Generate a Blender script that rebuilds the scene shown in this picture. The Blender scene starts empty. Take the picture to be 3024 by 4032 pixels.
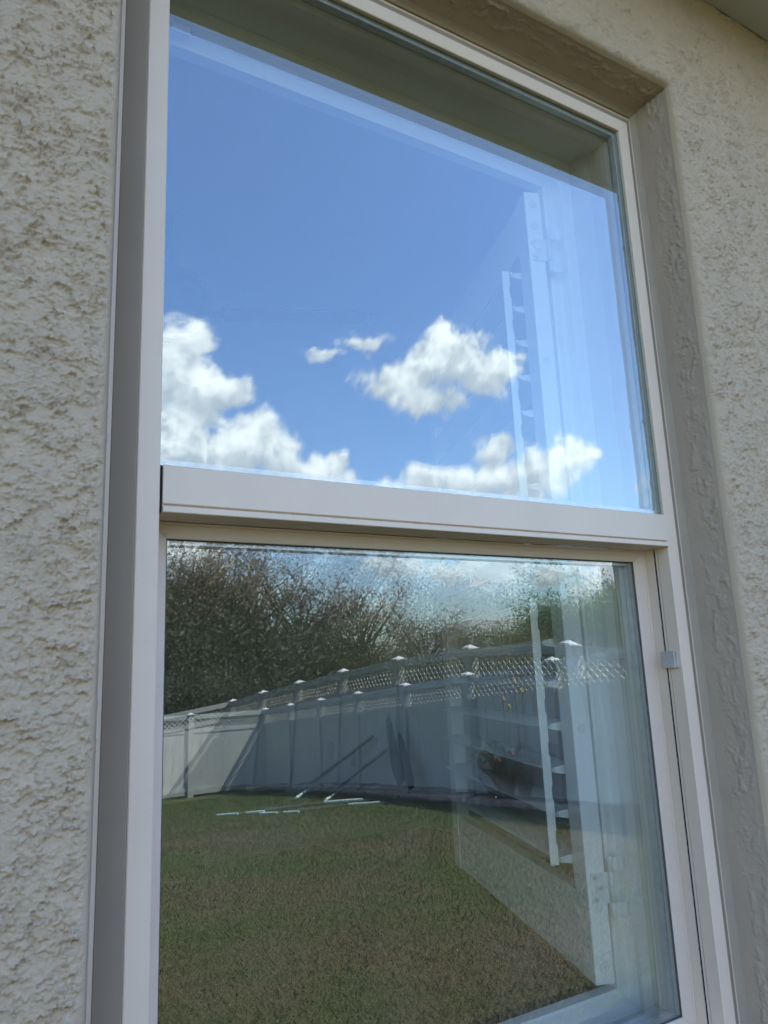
import bpy, bmesh, math, random
import numpy as np
from mathutils import Vector, Matrix, Euler
R = math.radians
rng = np.random.default_rng(7)
random.seed(7)
SC = bpy.context.scene
COL = SC.collection

# ------------------------------------------------------------------ camera
YAW, PITCH, ROLL = 0.543989, 0.203343, -0.041538
CAM = Vector((-0.217615, -0.870149, -0.246482))
fw = Vector((math.sin(YAW) * math.cos(PITCH), math.cos(YAW) * math.cos(PITCH), math.sin(PITCH)))
rt = fw.cross(Vector((0, 0, 1))).normalized()
up = rt.cross(fw)
rt2 = rt * math.cos(ROLL) + up * math.sin(ROLL)
up2 = up * math.cos(ROLL) - rt * math.sin(ROLL)
cd = bpy.data.cameras.new('camera')
cam = bpy.data.objects.new('camera', cd)
COL.objects.link(cam)
m = Matrix((rt2, up2, -fw)).transposed().to_4x4()
m.translation = CAM
cam.matrix_world = m
cd.sensor_fit = 'VERTICAL'
cd.sensor_height = 24.0
cd.lens = 24.0 * 2933.47 / 4032.0
cd.clip_start = 0.01
cd.clip_end = 3000
SC.camera = cam

# ------------------------------------------------------------------ light, sky, exposure
SUN_EL, SUN_AZ = R(55), R(58)            # azimuth from +Y (behind the house) towards +X
sd = Vector((math.sin(SUN_AZ) * math.cos(SUN_EL), math.cos(SUN_AZ) * math.cos(SUN_EL), math.sin(SUN_EL)))
ld = bpy.data.lights.new('sun', 'SUN')
ld.energy = 5.0
ld.angle = R(0.53)
ld.color = (1.0, 0.93, 0.83)
sun = bpy.data.objects.new('sun', ld)
COL.objects.link(sun)
sun.rotation_euler = sd.to_track_quat('Z', 'Y').to_euler()
sun.location = (3, 3, 8)

SC.view_settings.view_transform = 'Standard'
SC.view_settings.look = 'None'
SC.view_settings.gamma = 1.0
SC.view_settings.use_curve_mapping = False
SC.view_settings.exposure = 2.2
SC.cycles.max_bounces = 14
SC.cycles.transparent_max_bounces = 24
SC.cycles.glossy_bounces = 8
SC.cycles.diffuse_bounces = 5
SC.cycles.caustics_reflective = False
SC.cycles.sample_clamp_indirect = 6.0

W_ = bpy.data.worlds.new('World')
SC.world = W_
W_.use_nodes = True
wt = W_.node_tree
wt.nodes.clear()


class N:
    """small node-writing helper"""
    def __init__(s, t): s.t = t
    def n(s, typ, **k):
        nd = s.t.nodes.new(typ)
        for a, b in k.items(): setattr(nd, a, b)
        return nd
    def put(s, sock, v):
        if hasattr(v, 'is_output') or isinstance(v, bpy.types.NodeSocket): s.t.links.new(v, sock)
        else: sock.default_value = v
    def math(s, op, a, b=None, c=None, clamp=False):
        nd = s.n('ShaderNodeMath', operation=op, use_clamp=clamp)
        for i, v in enumerate((a, b, c)):
            if v is not None: s.put(nd.inputs[i], v)
        return nd.outputs[0]
    def vmath(s, op, a, b=None, out=0):
        nd = s.n('ShaderNodeVectorMath', operation=op)
        s.put(nd.inputs[0], a)
        if b is not None: s.put(nd.inputs[1], b)
        return nd.outputs[out]
    def noise(s, vec, scale, detail=4, rough=.55, dist=0.0, out=0):
        nd = s.n('ShaderNodeTexNoise')
        if vec is not None: s.put(nd.inputs['Vector'], vec)
        s.put(nd.inputs['Scale'], scale); s.put(nd.inputs['Detail'], detail)
        s.put(nd.inputs['Roughness'], rough); s.put(nd.inputs['Distortion'], dist)
        return nd.outputs[out]
    def ramp(s, f, stops):
        nd = s.n('ShaderNodeValToRGB')
        s.put(nd.inputs[0], f)
        e = nd.color_ramp.elements
        while len(e) < len(stops): e.new(0.5)
        for x, (p, c) in zip(e, stops):
            x.position = p
            x.color = tuple(c) + (1,) if len(c) == 3 else c
        return nd.outputs[0]
    def mix(s, f, a, b, blend='MIX'):
        nd = s.n('ShaderNodeMix', data_type='RGBA', blend_type=blend)
        s.put(nd.inputs[0], f)
        for sock, v in ((nd.inputs[6], a), (nd.inputs[7], b)):
            if isinstance(v, tuple) and len(v) == 3: v = v + (1,)
            s.put(sock, v)
        return nd.outputs[2]
    def maprange(s, v, a, b, c=0.0, d=1.0, smooth=True):
        nd = s.n('ShaderNodeMapRange', interpolation_type='SMOOTHSTEP' if smooth else 'LINEAR')
        s.put(nd.inputs[0], v)
        for i, x in enumerate((a, b, c, d)): s.put(nd.inputs[i + 1], x)
        return nd.outputs[0]


w = N(wt)
sky = w.n('ShaderNodeTexSky', sky_type='NISHITA')
sky.sun_disc = False
sky.sun_elevation = SUN_EL
sky.sun_rotation = SUN_AZ
sky.altitude = 0
sky.air_density = 1.15
sky.dust_density = 0.6
sky.ozone_density = 2.2
geo = w.n('ShaderNodeTexCoord').outputs['Generated']
# cumulus: (azimuth from -Y towards +X, elevation, half width, half height) in degrees
CLOUDS = [(14.9, 22.9, 2.29, 2.62), (16.3, 20.3, 2.67, 2.35), (18.6, 20.9, 2.1, 1.22), (15.5, 16.9, 2.5, 1.87), (21.3, 17.2, 2.5, 2.01), (19.0, 16.1, 2.75, 1.73), (23.3, 15.8, 1.57, 1.58), (16.6, 24.5, 1.32, 1.31), (26.2, 14.9, 1.7, 1.06), (27.6, 15.8, 0.92, 0.53), (28.2, 14.3, 1.07, 0.64), (31.5, 13.8, 0.92, 0.71), (36.8, 23.0, 2.59, 2.09), (39.9, 21.7, 1.98, 1.53), (33.5, 21.8, 2.97, 1.44), (36.7, 24.5, 1.31, 1.14), (35.3, 20.1, 2.62, 1.04), (30.6, 24.7, 2.3, 0.95), (27.1, 23.7, 1.9, 0.5), (45.8, 14.9, 1.59, 1.17), (43.6, 14.1, 2.53, 1.46), (40.0, 13.7, 2.59, 1.26), (36.0, 13.9, 2.64, 0.99), (40.1, 16.0, 1.5, 1.0), (35.0, 14.5, 1.59, 0.71), (16.6, 8.5, 2.7, 1.55), (31.7, 7.4, 2.13, 0.89), (39.5, 7.0, 2.41, 1.4), (44.0, 6.2, 2.01, 0.86), (46.9, 5.1, 1.62, 1.19), (35.6, 6.9, 1.41, 0.71),
          (9.5, 19.0, 4.0, 3.0), (5.0, 13.0, 5.0, 3.0), (-4.0, 10.0, 5.0, 2.2), (-14.0, 15.0, 4.5, 2.6), (-27.0, 11.0, 5.5, 2.4), (-20, 26, 3, 1.8), (-40, 18, 6, 3), (-58, 12, 7, 3), (56, 12, 4, 2), (64, 17, 5, 2.5), (78, 11, 6, 2.5), (95, 16, 6, 3), (118, 12, 7, 3), (-85, 15, 7, 3.4), (-110, 11, 7, 3), (-140, 16, 8, 3.5), (150, 12, 7, 3), (175, 17, 7, 3)]
WISP = {17, 18}
wob = w.noise(geo, 26.0, 5, .6, 0.0, 1)
wv = w.vmath('SCALE', w.vmath('SUBTRACT', wob, (.5, .5, .5)), None)
wv.node.inputs['Scale'].default_value = 0.055
dirv = w.vmath('ADD', geo, wv)
dens = None
hgt = None
for i, (az, el, rx, ry) in enumerate(CLOUDS):
    a, e = R(az), R(el)
    c = Vector((math.sin(a) * math.cos(e), -math.cos(a) * math.cos(e), math.sin(e)))
    ri = Vector((math.cos(a), math.sin(a), 0))
    ui = ri.cross(-c) if ri.cross(-c).z > 0 else ri.cross(c)
    mp = w.n('ShaderNodeMapping', vector_type='TEXTURE')
    M = Matrix((ri, ui, ri.cross(ui))).transposed()
    mp.inputs['Location'].default_value = c
    mp.inputs['Rotation'].default_value = M.to_euler()
    k = 1.42
    mp.inputs['Scale'].default_value = (R(rx) * k, R(ry) * k, .5)
    wt.links.new(dirv, mp.inputs['Vector'])
    ln = w.vmath('LENGTH', mp.outputs[0], None, out=1)
    dv = w.math('SUBTRACT', 0.66 if i in WISP else 1.0, ln)
    sx = w.n('ShaderNodeSeparateXYZ')
    wt.links.new(mp.outputs[0], sx.inputs[0])
    hv = w.math('MULTIPLY', sx.outputs[1], w.math('MAXIMUM', dv, 0.0))
    dens = dv if dens is None else w.math('SMOOTH_MAX', dens, dv, 0.18)
    hgt = hv if hgt is None else w.math('ADD', hgt, hv)
n1 = w.noise(geo, 17.0, 9, .62, .25)
n2 = w.noise(geo, 60.0, 7, .65, .2)
dn = w.math('ADD', dens, w.math('MULTIPLY', w.math('SUBTRACT', n1, .5), .95))
dn = w.math('ADD', dn, w.math('MULTIPLY', w.math('SUBTRACT', n2, .5), .55))
n3 = w.noise(geo, 150.0, 6, .65)
dn = w.math('ADD', dn, w.math('MULTIPLY', w.math('SUBTRACT', n3, .5), .42))
cover = w.maprange(dn, 0.02, 0.46)
body = w.maprange(dn, 0.25, 1.2)
shade = w.math('ADD', w.math('MULTIPLY', hgt, .75), w.math('ADD', w.math('MULTIPLY', w.math('SUBTRACT', n2, .5), 1.5), w.math('MULTIPLY', w.math('SUBTRACT', n1, .5), .9)))
shade = w.maprange(shade, -.30, .50)
ccol = w.mix(shade, (3.6, 4.1, 4.7), (8.2, 8.25, 8.2))
ccol = w.mix(w.math('MULTIPLY', body, .35), ccol, (7.0, 7.15, 7.3))
skyc = w.mix(1.0, sky.outputs[0], (0.90, 0.99, 1.16), 'MULTIPLY')
final = w.mix(cover, skyc, ccol)
bg = w.n('ShaderNodeBackground')
bg.inputs['Strength'].default_value = 0.10
wt.links.new(final, bg.inputs['Color'])
wo = w.n('ShaderNodeOutputWorld')
wt.links.new(bg.outputs[0], wo.inputs['Surface'])

# ------------------------------------------------------------------ materials
def mat(name, col, rough=.6, var=None, vscale=20, spec=.5, bump=0, bscale=200, detail=5, metal=0.0):
    ma = bpy.data.materials.new(name)
    ma.use_nodes = True
    t = ma.node_tree
    b = t.nodes['Principled BSDF']
    n = N(t)
    b.inputs['Roughness'].default_value = rough
    b.inputs['Metallic'].default_value = metal
    b.inputs['Specular IOR Level'].default_value = spec
    b.inputs['Base Color'].default_value = (*col, 1)
    if var or bump:
        tc = n.n('ShaderNodeTexCoord').outputs['Object']
    if var:
        f = n.noise(tc, vscale, detail, .6)
        f = n.maprange(f, .3, .7)
        t.links.new(n.mix(f, col, var), b.inputs['Base Color'])
    if bump:
        bp = n.n('ShaderNodeBump')
        bp.inputs['Strength'].default_value = 1.0
        bp.inputs['Distance'].default_value = bump
        t.links.new(n.noise(tc, bscale, 6, .6), bp.inputs['Height'])
        t.links.new(bp.outputs[0], b.inputs['Normal'])
    ma['principled'] = 1
    return ma


def stucco_mat(name, c1, c2, stain=None):
    ma = mat(name, c1, .92, spec=.2)
    t = ma.node_tree
    n = N(t)
    b = t.nodes['Principled BSDF']
    tc = n.n('ShaderNodeTexCoord').outputs['Object']
    f = n.maprange(n.noise(tc, 9, 6, .65), .3, .72)
    c = n.mix(f, c1, c2)
    if stain:                                        # dust caught in the rough spots
        f2 = n.maprange(n.noise(tc, 130, 5, .7), .60, .80)
        f3 = n.maprange(n.noise(tc, 14, 3, .5), .42, .68)
        c = n.mix(n.math('MULTIPLY', n.math('MULTIPLY', f2, f3), .06), c, stain)
    t.links.new(c, b.inputs['Base Color'])
    bp = n.n('ShaderNodeBump')
    bp.inputs['Distance'].default_value = .0016
    t.links.new(n.noise(tc, 420, 6, .62), bp.inputs['Height'])
    t.links.new(bp.outputs[0], b.inputs['Normal'])
    return ma


M = {}
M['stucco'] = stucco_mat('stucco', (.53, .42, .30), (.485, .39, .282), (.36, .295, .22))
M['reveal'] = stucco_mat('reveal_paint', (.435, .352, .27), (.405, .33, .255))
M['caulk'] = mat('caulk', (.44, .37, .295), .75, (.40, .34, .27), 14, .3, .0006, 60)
M['frame'] = mat('frame_paint', (.73, .60, .47), .40, (.695, .57, .448), 7, .45, .00006, 900)
M['frame2'] = mat('sash_paint', (.68, .56, .465), .42, (.645, .53, .44), 9, .45, .00006, 900)
for key in ('frame', 'frame2'):
    t_ = M[key].node_tree if key in M else None
    if t_ is None: continue
    n_ = N(t_)
    b_ = t_.nodes['Principled BSDF']
    src = b_.inputs['Base Color'].links[0].from_socket
    tc_ = n_.n('ShaderNodeTexCoord').outputs['Object']
    sm_ = n_.maprange(n_.noise(tc_, 7, 2, .5), .55, .68)
    fl_ = n_.maprange(n_.noise(tc_, 95, 4, .65), .60, .74)
    sp_ = n_.maprange(n_.noise(tc_, 310, 2, .5), .735, .76)
    f_ = n_.math('ADD', n_.math('MULTIPLY', n_.math('MULTIPLY', sm_, fl_), .38), n_.math('MULTIPLY', sp_, .6), clamp=True)
    t_.links.new(n_.mix(f_, src, (.20, .175, .15)), b_.inputs['Base Color'])
M['trim'] = mat('trim_shaded', (.35, .29, .225), .5, (.33, .275, .215), 9, .4, .00006, 900)  # frame colour darkened: the bevel's shade is put into this tone
M['pile'] = mat('pile_seal', (.018, .018, .022), .95, (.05, .05, .055), 600, .1, .0008, 700)
M['spacer'] = mat('spacer_metal', (.55, .57, .56), .35, (.45, .47, .46), 60, .5, 0, 1, metal=.6)
M['gasket'] = mat('gasket_rubber', (.05, .055, .055), .6, (.08, .085, .085), 90)
M['clip'] = mat('clip_plastic', (.50, .46, .43), .5, (.42, .38, .36), 60, .4, .0002, 300)
M['soffit'] = mat('soffit_paint', (.50, .495, .475), .6, (.465, .46, .445), 6, .3, .0006, 60)
M['roof'] = mat('roof_shingle', (.13, .12, .11), .95, (.08, .075, .07), 8)
M['shutter'] = mat('shutter_paint', (.88, .87, .84), .38, (.85, .845, .815), 5, .5)
M['hinge'] = mat('hinge_white', (.78, .78, .75), .35, (.72, .72, .70), 40, .5)
M['screw'] = mat('screw_steel', (.60, .60, .58), .4, (.5, .5, .49), 300, .5, metal=.5)
M['drywall'] = mat('drywall_paint', (.74, .69, .59), .85, (.70, .66, .565), 4, .2, .0004, 160)
M['ceil'] = mat('ceiling_paint', (.80, .78, .74), .9, (.76, .745, .71), 5, .2, .001, 90)
M['floor'] = mat('room_carpet', (.42, .36, .29), .95, (.36, .31, .25), 30, .1, .002, 300)
M['marble'] = mat('sill_marble', (.72, .72, .71), .3, (.52, .53, .54), 34, .5, 0, 1, 9)
M['fan'] = mat('fan_bronze', (.035, .03, .028), .45, (.05, .043, .038), 12)
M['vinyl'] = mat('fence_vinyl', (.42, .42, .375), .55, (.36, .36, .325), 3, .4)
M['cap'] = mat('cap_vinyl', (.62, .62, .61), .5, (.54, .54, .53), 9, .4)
M['pvc'] = mat('pvc_pipe', (.40, .52, .49), .45, (.50, .60, .57), 5)
M['pole'] = mat('dark_pole', (.03, .035, .038), .6, (.05, .05, .05), 9)
M['bluecloth'] = mat('blue_cloth', (.035, .085, .14), .8, (.03, .07, .11), 12)
M['stone'] = mat('edging_stone', (.36, .25, .19), .95, (.22, .17, .14), 14, .2, .004, 30)
M['mulch'] = mat('mulch', (.055, .042, .035), .98, (.025, .02, .018), 40, .1, .03, 40)
M['disc'] = mat('plaque_grey', (.20, .22, .22), .5, (.15, .165, .165), 20)
M['bark'] = mat('bark', (.11, .085, .065), .95, (.07, .055, .045), 8, .2, .02, 20)
M['petal'] = mat('yellow_flower', (.42, .31, .10), .7, (.36, .24, .07), 30)
M['stalk'] = mat('plant_stalk', (.16, .17, .07), .7, (.22, .14, .06), 20)
M['housewall'] = mat('neighbour_stucco', (.55, .52, .46), .9, (.5, .48, .43), 2)
M['houseroof'] = mat('neighbour_shingle', (.30, .29, .28), .95, (.25, .245, .24), 3)


def leafmat(name, a, b, c):
    ma = mat(name, a, .6, spec=.3)
    t = ma.node_tree
    n = N(t)
    bs = t.nodes['Principled BSDF']
    tc = n.n('ShaderNodeTexCoord').outputs['Object']
    col = n.mix(n.maprange(n.noise(tc, .9, 3, .6), .35, .65), a, b)
    col = n.mix(n.maprange(n.noise(tc, 14, 2, .6), .5, .72), col, c)
    t.links.new(col, bs.inputs['Base Color'])
    tr = n.n('ShaderNodeBsdfTranslucent')
    t.links.new(col, tr.inputs[0])
    mx = n.n('ShaderNodeMixShader')
    mx.inputs[0].default_value = .3
    t.links.new(bs.outputs[0], mx.inputs[1])
    t.links.new(tr.outputs[0], mx.inputs[2])
    t.links.new(mx.outputs[0], t.nodes['Material Output'].inputs['Surface'])
    return ma


M['leaf_green'] = leafmat('leaf_green', (.085, .10, .042), (.115, .125, .055), (.17, .155, .075))
M['leaf_dark'] = leafmat('leaf_dark', (.045, .060, .032), (.06, .072, .038), (.10, .095, .05))
M['leaf_brown'] = leafmat('leaf_brown', (.23, .165, .11), (.16, .135, .075), (.42, .34, .26))
M['leaf_bright'] = leafmat('leaf_bright', (.08, .13, .035), (.11, .16, .05), (.16, .19, .08))
M['leaf_red'] = leafmat('leaf_red', (.20, .06, .035), (.09, .075, .03), (.30, .13, .07))


def lawn_mat(name, blades):
    ma = mat(name, (.1, .1, .05), .9, spec=.15)
    t = ma.node_tree
    n = N(t)
    b = t.nodes['Principled BSDF']
    tc = n.n('ShaderNodeTexCoord').outputs['Object']
    big = n.maprange(n.noise(tc, .8, 6, .68, .5), .38, .62)
    far = n.n('ShaderNodeSeparateXYZ')
    t.links.new(tc, far.inputs[0])
    fy = n.maprange(far.outputs[1], -10.0, -4.0)                 # the lawn greens up away from the house
    f = n.math('ADD', n.math('MULTIPLY', big, .70), n.math('MULTIPLY', fy, .34), clamp=True)
    green = n.mix(n.noise(tc, 7, 4), (.034, .072, .016), (.055, .088, .024))
    dry = n.mix(n.noise(tc, 5, 5), (.086, .069, .038), (.118, .094, .053))
    c = n.mix(f, green, dry)
    bare = n.maprange(n.noise(tc, 1.3, 5, .6, .3), .66, .74)
    c = n.mix(n.math('MULTIPLY', bare, .7), c, (.20, .155, .105))
    fine = n.noise(tc, 90 if not blades else 40, 3, .7)
    c = n.mix(n.maprange(fine, .35, .7, 0, .75), c, n.mix(.5, c, (.03, .028, .018)))
    t.links.new(c, b.inputs['Base Color'])
    if not blades:
        bp = n.n('ShaderNodeBump')
        bp.inputs['Distance'].default_value = .03
        t.links.new(n.noise(tc, 60, 5, .65), bp.inputs['Height'])
        t.links.new(bp.outputs[0], b.inputs['Normal'])
    return ma


M['lawn'] = lawn_mat('lawn', False)
M['blades'] = lawn_mat('grass_blades', True)


def glass_mat(name, base, k, tint, refl):
    ma = bpy.data.materials.new(name)
    ma.use_nodes = True
    t = ma.node_tree
    t.nodes.clear()
    n = N(t)
    tr = n.n('ShaderNodeBsdfTransparent')
    tr.inputs[0].default_value = (*tint, 1)
    gl = n.n('ShaderNodeBsdfGlossy')
    gl.inputs['Roughness'].default_value = 0.0
    gl.inputs['Color'].default_value = (*refl, 1)
    ge = n.n('ShaderNodeNewGeometry')          # Schlick, the same from both sides of the sheet
    cs = n.math('ABSOLUTE', n.vmath('DOT_PRODUCT', ge.outputs['Incoming'], ge.outputs['Normal'], out=1))
    sch = n.math('ADD', n.math('MULTIPLY', n.math('POWER', n.math('SUBTRACT', 1.0, cs), 5.0), .957), .043)
    f = n.math('ADD', n.math('MULTIPLY', sch, k), base, clamp=True)
    # a dust film: slightly uneven clarity
    tc = n.n('ShaderNodeTexCoord').outputs['Object']
    mx = n.n('ShaderNodeMixShader')
    t.links.new(f, mx.inputs[0])
    t.links.new(tr.outputs[0], mx.inputs[1])
    t.links.new(gl.outputs[0], mx.inputs[2])
    df = n.n('ShaderNodeBsdfDiffuse')
    df.inputs[0].default_value = (.6, .6, .58, 1)
    mx2 = n.n('ShaderNodeMixShader')
    t.links.new(n.maprange(n.noise(tc, 6, 6, .6), .35, .8, .003, .018), mx2.inputs[0])
    t.links.new(mx.outputs[0], mx2.inputs[1])
    t.links.new(df.outputs[0], mx2.inputs[2])
    o = n.n('ShaderNodeOutputMaterial')
    t.links.new(mx2.outputs[0], o.inputs['Surface'])
    return ma


M['glass_outer'] = glass_mat('glass_outer', .094, 1.25, (.98, .988, .98), (.86, .945, 1.0))
M['glass_inner'] = glass_mat('glass_inner', .150, 1.4, (.965, .985, .972), (.85, .945, 1.0))


def clear_mat(name, tint):
    ma = bpy.data.materials.new(name)
    ma.use_nodes = True
    t = ma.node_tree
    t.nodes.clear()
    n = N(t)
    tr = n.n('ShaderNodeBsdfTransparent')
    tr.inputs[0].default_value = (*tint, 1)
    o = n.n('ShaderNodeOutputMaterial')
    t.links.new(tr.outputs[0], o.inputs['Surface'])
    return ma


M['glass_back'] = clear_mat('glass_back', (.97, .985, .98))
M['glass_edge'] = mat('glass_edge', (.10, .26, .22), .2, (.16, .34, .29), 40)

# ------------------------------------------------------------------ object helpers
def link(o, parent=None):
    COL.objects.link(o)
    if parent is not None:
        o.parent = parent
    return o


def thing(name, label, cat, loc=(0, 0, 0), group=None):
    o = bpy.data.objects.new(name, None)
    o.empty_display_size = .05
    o.location = loc
    o['label'] = label
    o['category'] = cat
    if group: o['group'] = group
    return link(o)


def tag(o, label, cat, group=None):
    o['label'] = label
    o['category'] = cat
    if group: o['group'] = group
    return o


def from_bm(name, bm, ma, parent=None, root=None, smooth=False, shift=True):
    """bm is in world coordinates; it is shifted into the thing's own space"""
    bmesh.ops.recalc_face_normals(bm, faces=bm.faces)
    me = bpy.data.meshes.new(name)
    bm.to_mesh(me)
    bm.free()
    for a in (ma if isinstance(ma, (list, tuple)) else [ma]): me.materials.append(a)
    if smooth: me.polygons.foreach_set('use_smooth', [True] * len(me.polygons))
    if root is not None: me.transform(Matrix.Translation(-Vector(root.location)))
    return link(bpy.data.objects.new(name, me), parent)


def from_np(name, v, faces, ma, parent=None, smooth=False):
    """v (n,3); faces (m,4) or (m,3)"""
    me = bpy.data.meshes.new(name)
    k = faces.shape[1]
    me.vertices.add(len(v))
    me.vertices.foreach_set('co', np.ascontiguousarray(v, np.float32).ravel())
    me.loops.add(faces.size)
    me.loops.foreach_set('vertex_index', np.ascontiguousarray(faces, np.int32).ravel())
    me.polygons.add(len(faces))
    me.polygons.foreach_set('loop_start', np.arange(0, faces.size, k, dtype=np.int32))
    me.polygons.foreach_set('loop_total', np.full(len(faces), k, np.int32))
    me.polygons.foreach_set('use_smooth', np.full(len(faces), smooth))
    me.update(calc_edges=True)
    me.validate()
    me.materials.append(ma)
    return link(bpy.data.objects.new(name, me), parent)


def box(bm, x0, x1, y0, y1, z0, z1, bev=0.0):
    r = bmesh.ops.create_cube(bm, size=1.0)
    vs = r['verts']
    for v in vs:
        v.co = Vector(((x0 + x1) / 2 + v.co.x * (x1 - x0), (y0 + y1) / 2 + v.co.y * (y1 - y0), (z0 + z1) / 2 + v.co.z * (z1 - z0)))
    if bev:
        es = list({e for v in vs for e in v.link_edges})
        bmesh.ops.bevel(bm, geom=es, offset=bev, segments=2, profile=.6, affect='EDGES')
    return bm


def nbox(*a, bev=0.0):
    return box(bmesh.new(), *a, bev=bev)


def prism(bm, pts, vec):
    """closed polygon of 3d points swept along vec"""
    vec = Vector(vec)
    a = [bm.verts.new(Vector(p)) for p in pts]
    b = [bm.verts.new(Vector(p) + vec) for p in pts]
    n = len(a)
    for i in range(n): bm.faces.new((a[i], a[(i + 1) % n], b[(i + 1) % n], b[i]))
    bm.faces.new(a[::-1])
    bm.faces.new(b)
    return bm


def tube(bm, pts, radii, seg=8):
    pts = [Vector(p) for p in pts]
    rings = []
    for i, p in enumerate(pts):
        d = (pts[min(i + 1, len(pts) - 1)] - pts[max(i - 1, 0)]).normalized()
        a = d.orthogonal().normalized()
        b = d.cross(a)
        rings.append([bm.verts.new(p + (a * math.cos(2 * math.pi * k / seg) + b * math.sin(2 * math.pi * k / seg)) * radii[i]) for k in range(seg)])
    for r0, r1 in zip(rings, rings[1:]):
        for k in range(seg):
            bm.faces.new((r0[k], r0[(k + 1) % seg], r1[(k + 1) % seg], r1[k]))
    bm.faces.new(rings[0][::-1])
    bm.faces.new(rings[-1])
    return bm


def lathe(bm, prof, seg=20, axis='Z', loc=(0, 0, 0)):
    """prof: list of (r, h)"""
    rings = []
    for r, h in prof:
        ring = []
        for k in range(seg):
            a = 2 * math.pi * k / seg
            p = {'Z': (r * math.cos(a), r * math.sin(a), h), 'Y': (r * math.cos(a), h, r * math.sin(a)), 'X': (h, r * math.cos(a), r * math.sin(a))}[axis]
            ring.append(bm.verts.new(Vector(p) + Vector(loc)))
        rings.append(ring)
    for r0, r1 in zip(rings, rings[1:]):
        for k in range(seg): bm.faces.new((r0[k], r0[(k + 1) % seg], r1[(k + 1) % seg], r1[k]))
    bm.faces.new(rings[0][::-1])
    bm.faces.new(rings[-1])
    return bm


def mitre(x0, x1, z0, z1, prof, side, gap=.00022):
    """one side of a mitred rectangular frame; prof = closed list of (t, y), t measured outward from the opening's edge"""
    bm = bmesh.new()
    A, B = [], []
    for t, y in prof:
        if side in 'LR':
            x = x0 - t if side == 'L' else x1 + t
            A.append(bm.verts.new((x, y, z0 - t + gap)))
            B.append(bm.verts.new((x, y, z1 + t - gap)))
        else:
            z = z1 + t if side == 'T' else z0 - t
            A.append(bm.verts.new((x0 - t + gap, y, z)))
            B.append(bm.verts.new((x1 + t - gap, y, z)))
    n = len(A)
    for i in range(n): bm.faces.new((A[i], A[(i + 1) % n], B[(i + 1) % n], B[i]))
    bm.faces.new(A[::-1])
    bm.faces.new(B)
    return bm


# vectorised gradient noise
_perm = rng.permutation(4096)
_ang = rng.random(4096) * 2 * np.pi
_gx, _gy = np.cos(_ang), np.sin(_ang)


def pnoise(x, y):
    xi = np.floor(x).astype(np.int64)
    yi = np.floor(y).astype(np.int64)
    fx, fy = x - xi, y - yi
    def g(ix, iy, dx, dy):
        h = _perm[(ix + _perm[iy & 4095]) & 4095]
        return _gx[h] * dx + _gy[h] * dy
    u = fx * fx * fx * (fx * (fx * 6 - 15) + 10)
    v = fy * fy * fy * (fy * (fy * 6 - 15) + 10)
    a = g(xi, yi, fx, fy)
    b = g(xi + 1, yi, fx - 1, fy)
    c = g(xi, yi + 1, fx, fy - 1)
    d = g(xi + 1, yi + 1, fx - 1, fy - 1)
    return ((a + (b - a) * u) * (1 - v) + (c + (d - c) * u) * v) * 1.5


def fbm(x, y, o=4, gain=.5):
    s, a, t = 0, 1.0, 0
    for i in range(o):
        s = s + a * pnoise(x * 2 ** i + 17.3 * i, y * 2 ** i - 9.1 * i)
        t += a
        a *= gain
    return s / t


def sstep(a, b, x):
    t = np.clip((x - a) / (b - a), 0, 1)
    return t * t * (3 - 2 * t)


def stucco_h(x, z):
    """torn, crumbly plates of lace stucco: ragged rims, clusters of crumbs, smoother flats"""
    wx = fbm(x / .010, z / .010, 3, .6) * .0065
    wz = fbm(x / .010 + 50, z / .010 + 31, 3, .6) * .0065
    X, Z = x + wx, z + wz
    a = fbm(X / .046, Z / .042, 4, .55)
    b = fbm(X / .030 + 21, Z / .030 + 44, 3, .5)
    grain = fbm(x / .0050 + 3, z / .0050 + 7, 3, .6)
    plate = sstep(-.015, .02, a) * .0015 + sstep(.10, .13, b) * .0013
    rim = (np.exp(-((a - .018) / .030) ** 2) + np.exp(-((b - .125) / .028) ** 2)) * (.35 + 1.3 * np.clip(grain + .12, 0, 1)) * .0046
    mod = sstep(-.18, .22, fbm(x / .07 + 9, z / .07 + 5, 2))
    crumbs = np.clip(grain, 0, 1) ** .8 * .0062 * sstep(.02, .26, fbm(X / .028 + 9, Z / .028 + 5, 3))
    l1 = np.clip(fbm(X / .0105 + 3, Z / .0105 + 7, 3, .5) - .03, 0, 1) * .0064
    pit = -sstep(.24, .36, fbm(x / .0085 + 31, z / .0095 + 77, 3)) * .0014
    fine = fbm(x / .0032, z / .0032, 2, .6) * .0004
    return (plate + rim * (.35 + .65 * mod) + crumbs + l1 + pit * (.3 + .7 * mod)) * .96 + fine * 1.6 - .0033


def grid_faces(nx, nz, keep=None):
    i, j = np.meshgrid(np.arange(nx - 1), np.arange(nz - 1), indexing='ij')
    a = (i * nz + j)
    f = np.stack([a, a + nz, a + nz + 1, a + 1], -1)
    if keep is not None: f = f[keep]
    return f.reshape(-1, 4)


# ------------------------------------------------------------------ dimensions (metres; z = 0 at the top of the meeting rail)
W, H, ZB = 0.90, 0.793, -0.90
PF = 0.0271                              # pale frame face
D = 0.080                                # stucco stands this far in front of the frame face
HX0, HX1, HZ0, HZ1 = -0.075, 0.975, -0.955, 0.873
SOF = 1.146
GY = [(2, -1.52), (0, -1.55), (-3, -1.66), (-5, -1.80), (-7.4, -2.0), (-11, -2.36), (-14.7, -2.80), (-16.6, -2.98), (-20, -3.05), (-60, -3.1)]


def gz(y):
    ys = np.array([g[0] for g in GY][::-1], float)
    zs = np.array([g[1] for g in GY][::-1], float)
    return np.interp(y, ys, zs)


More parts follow.
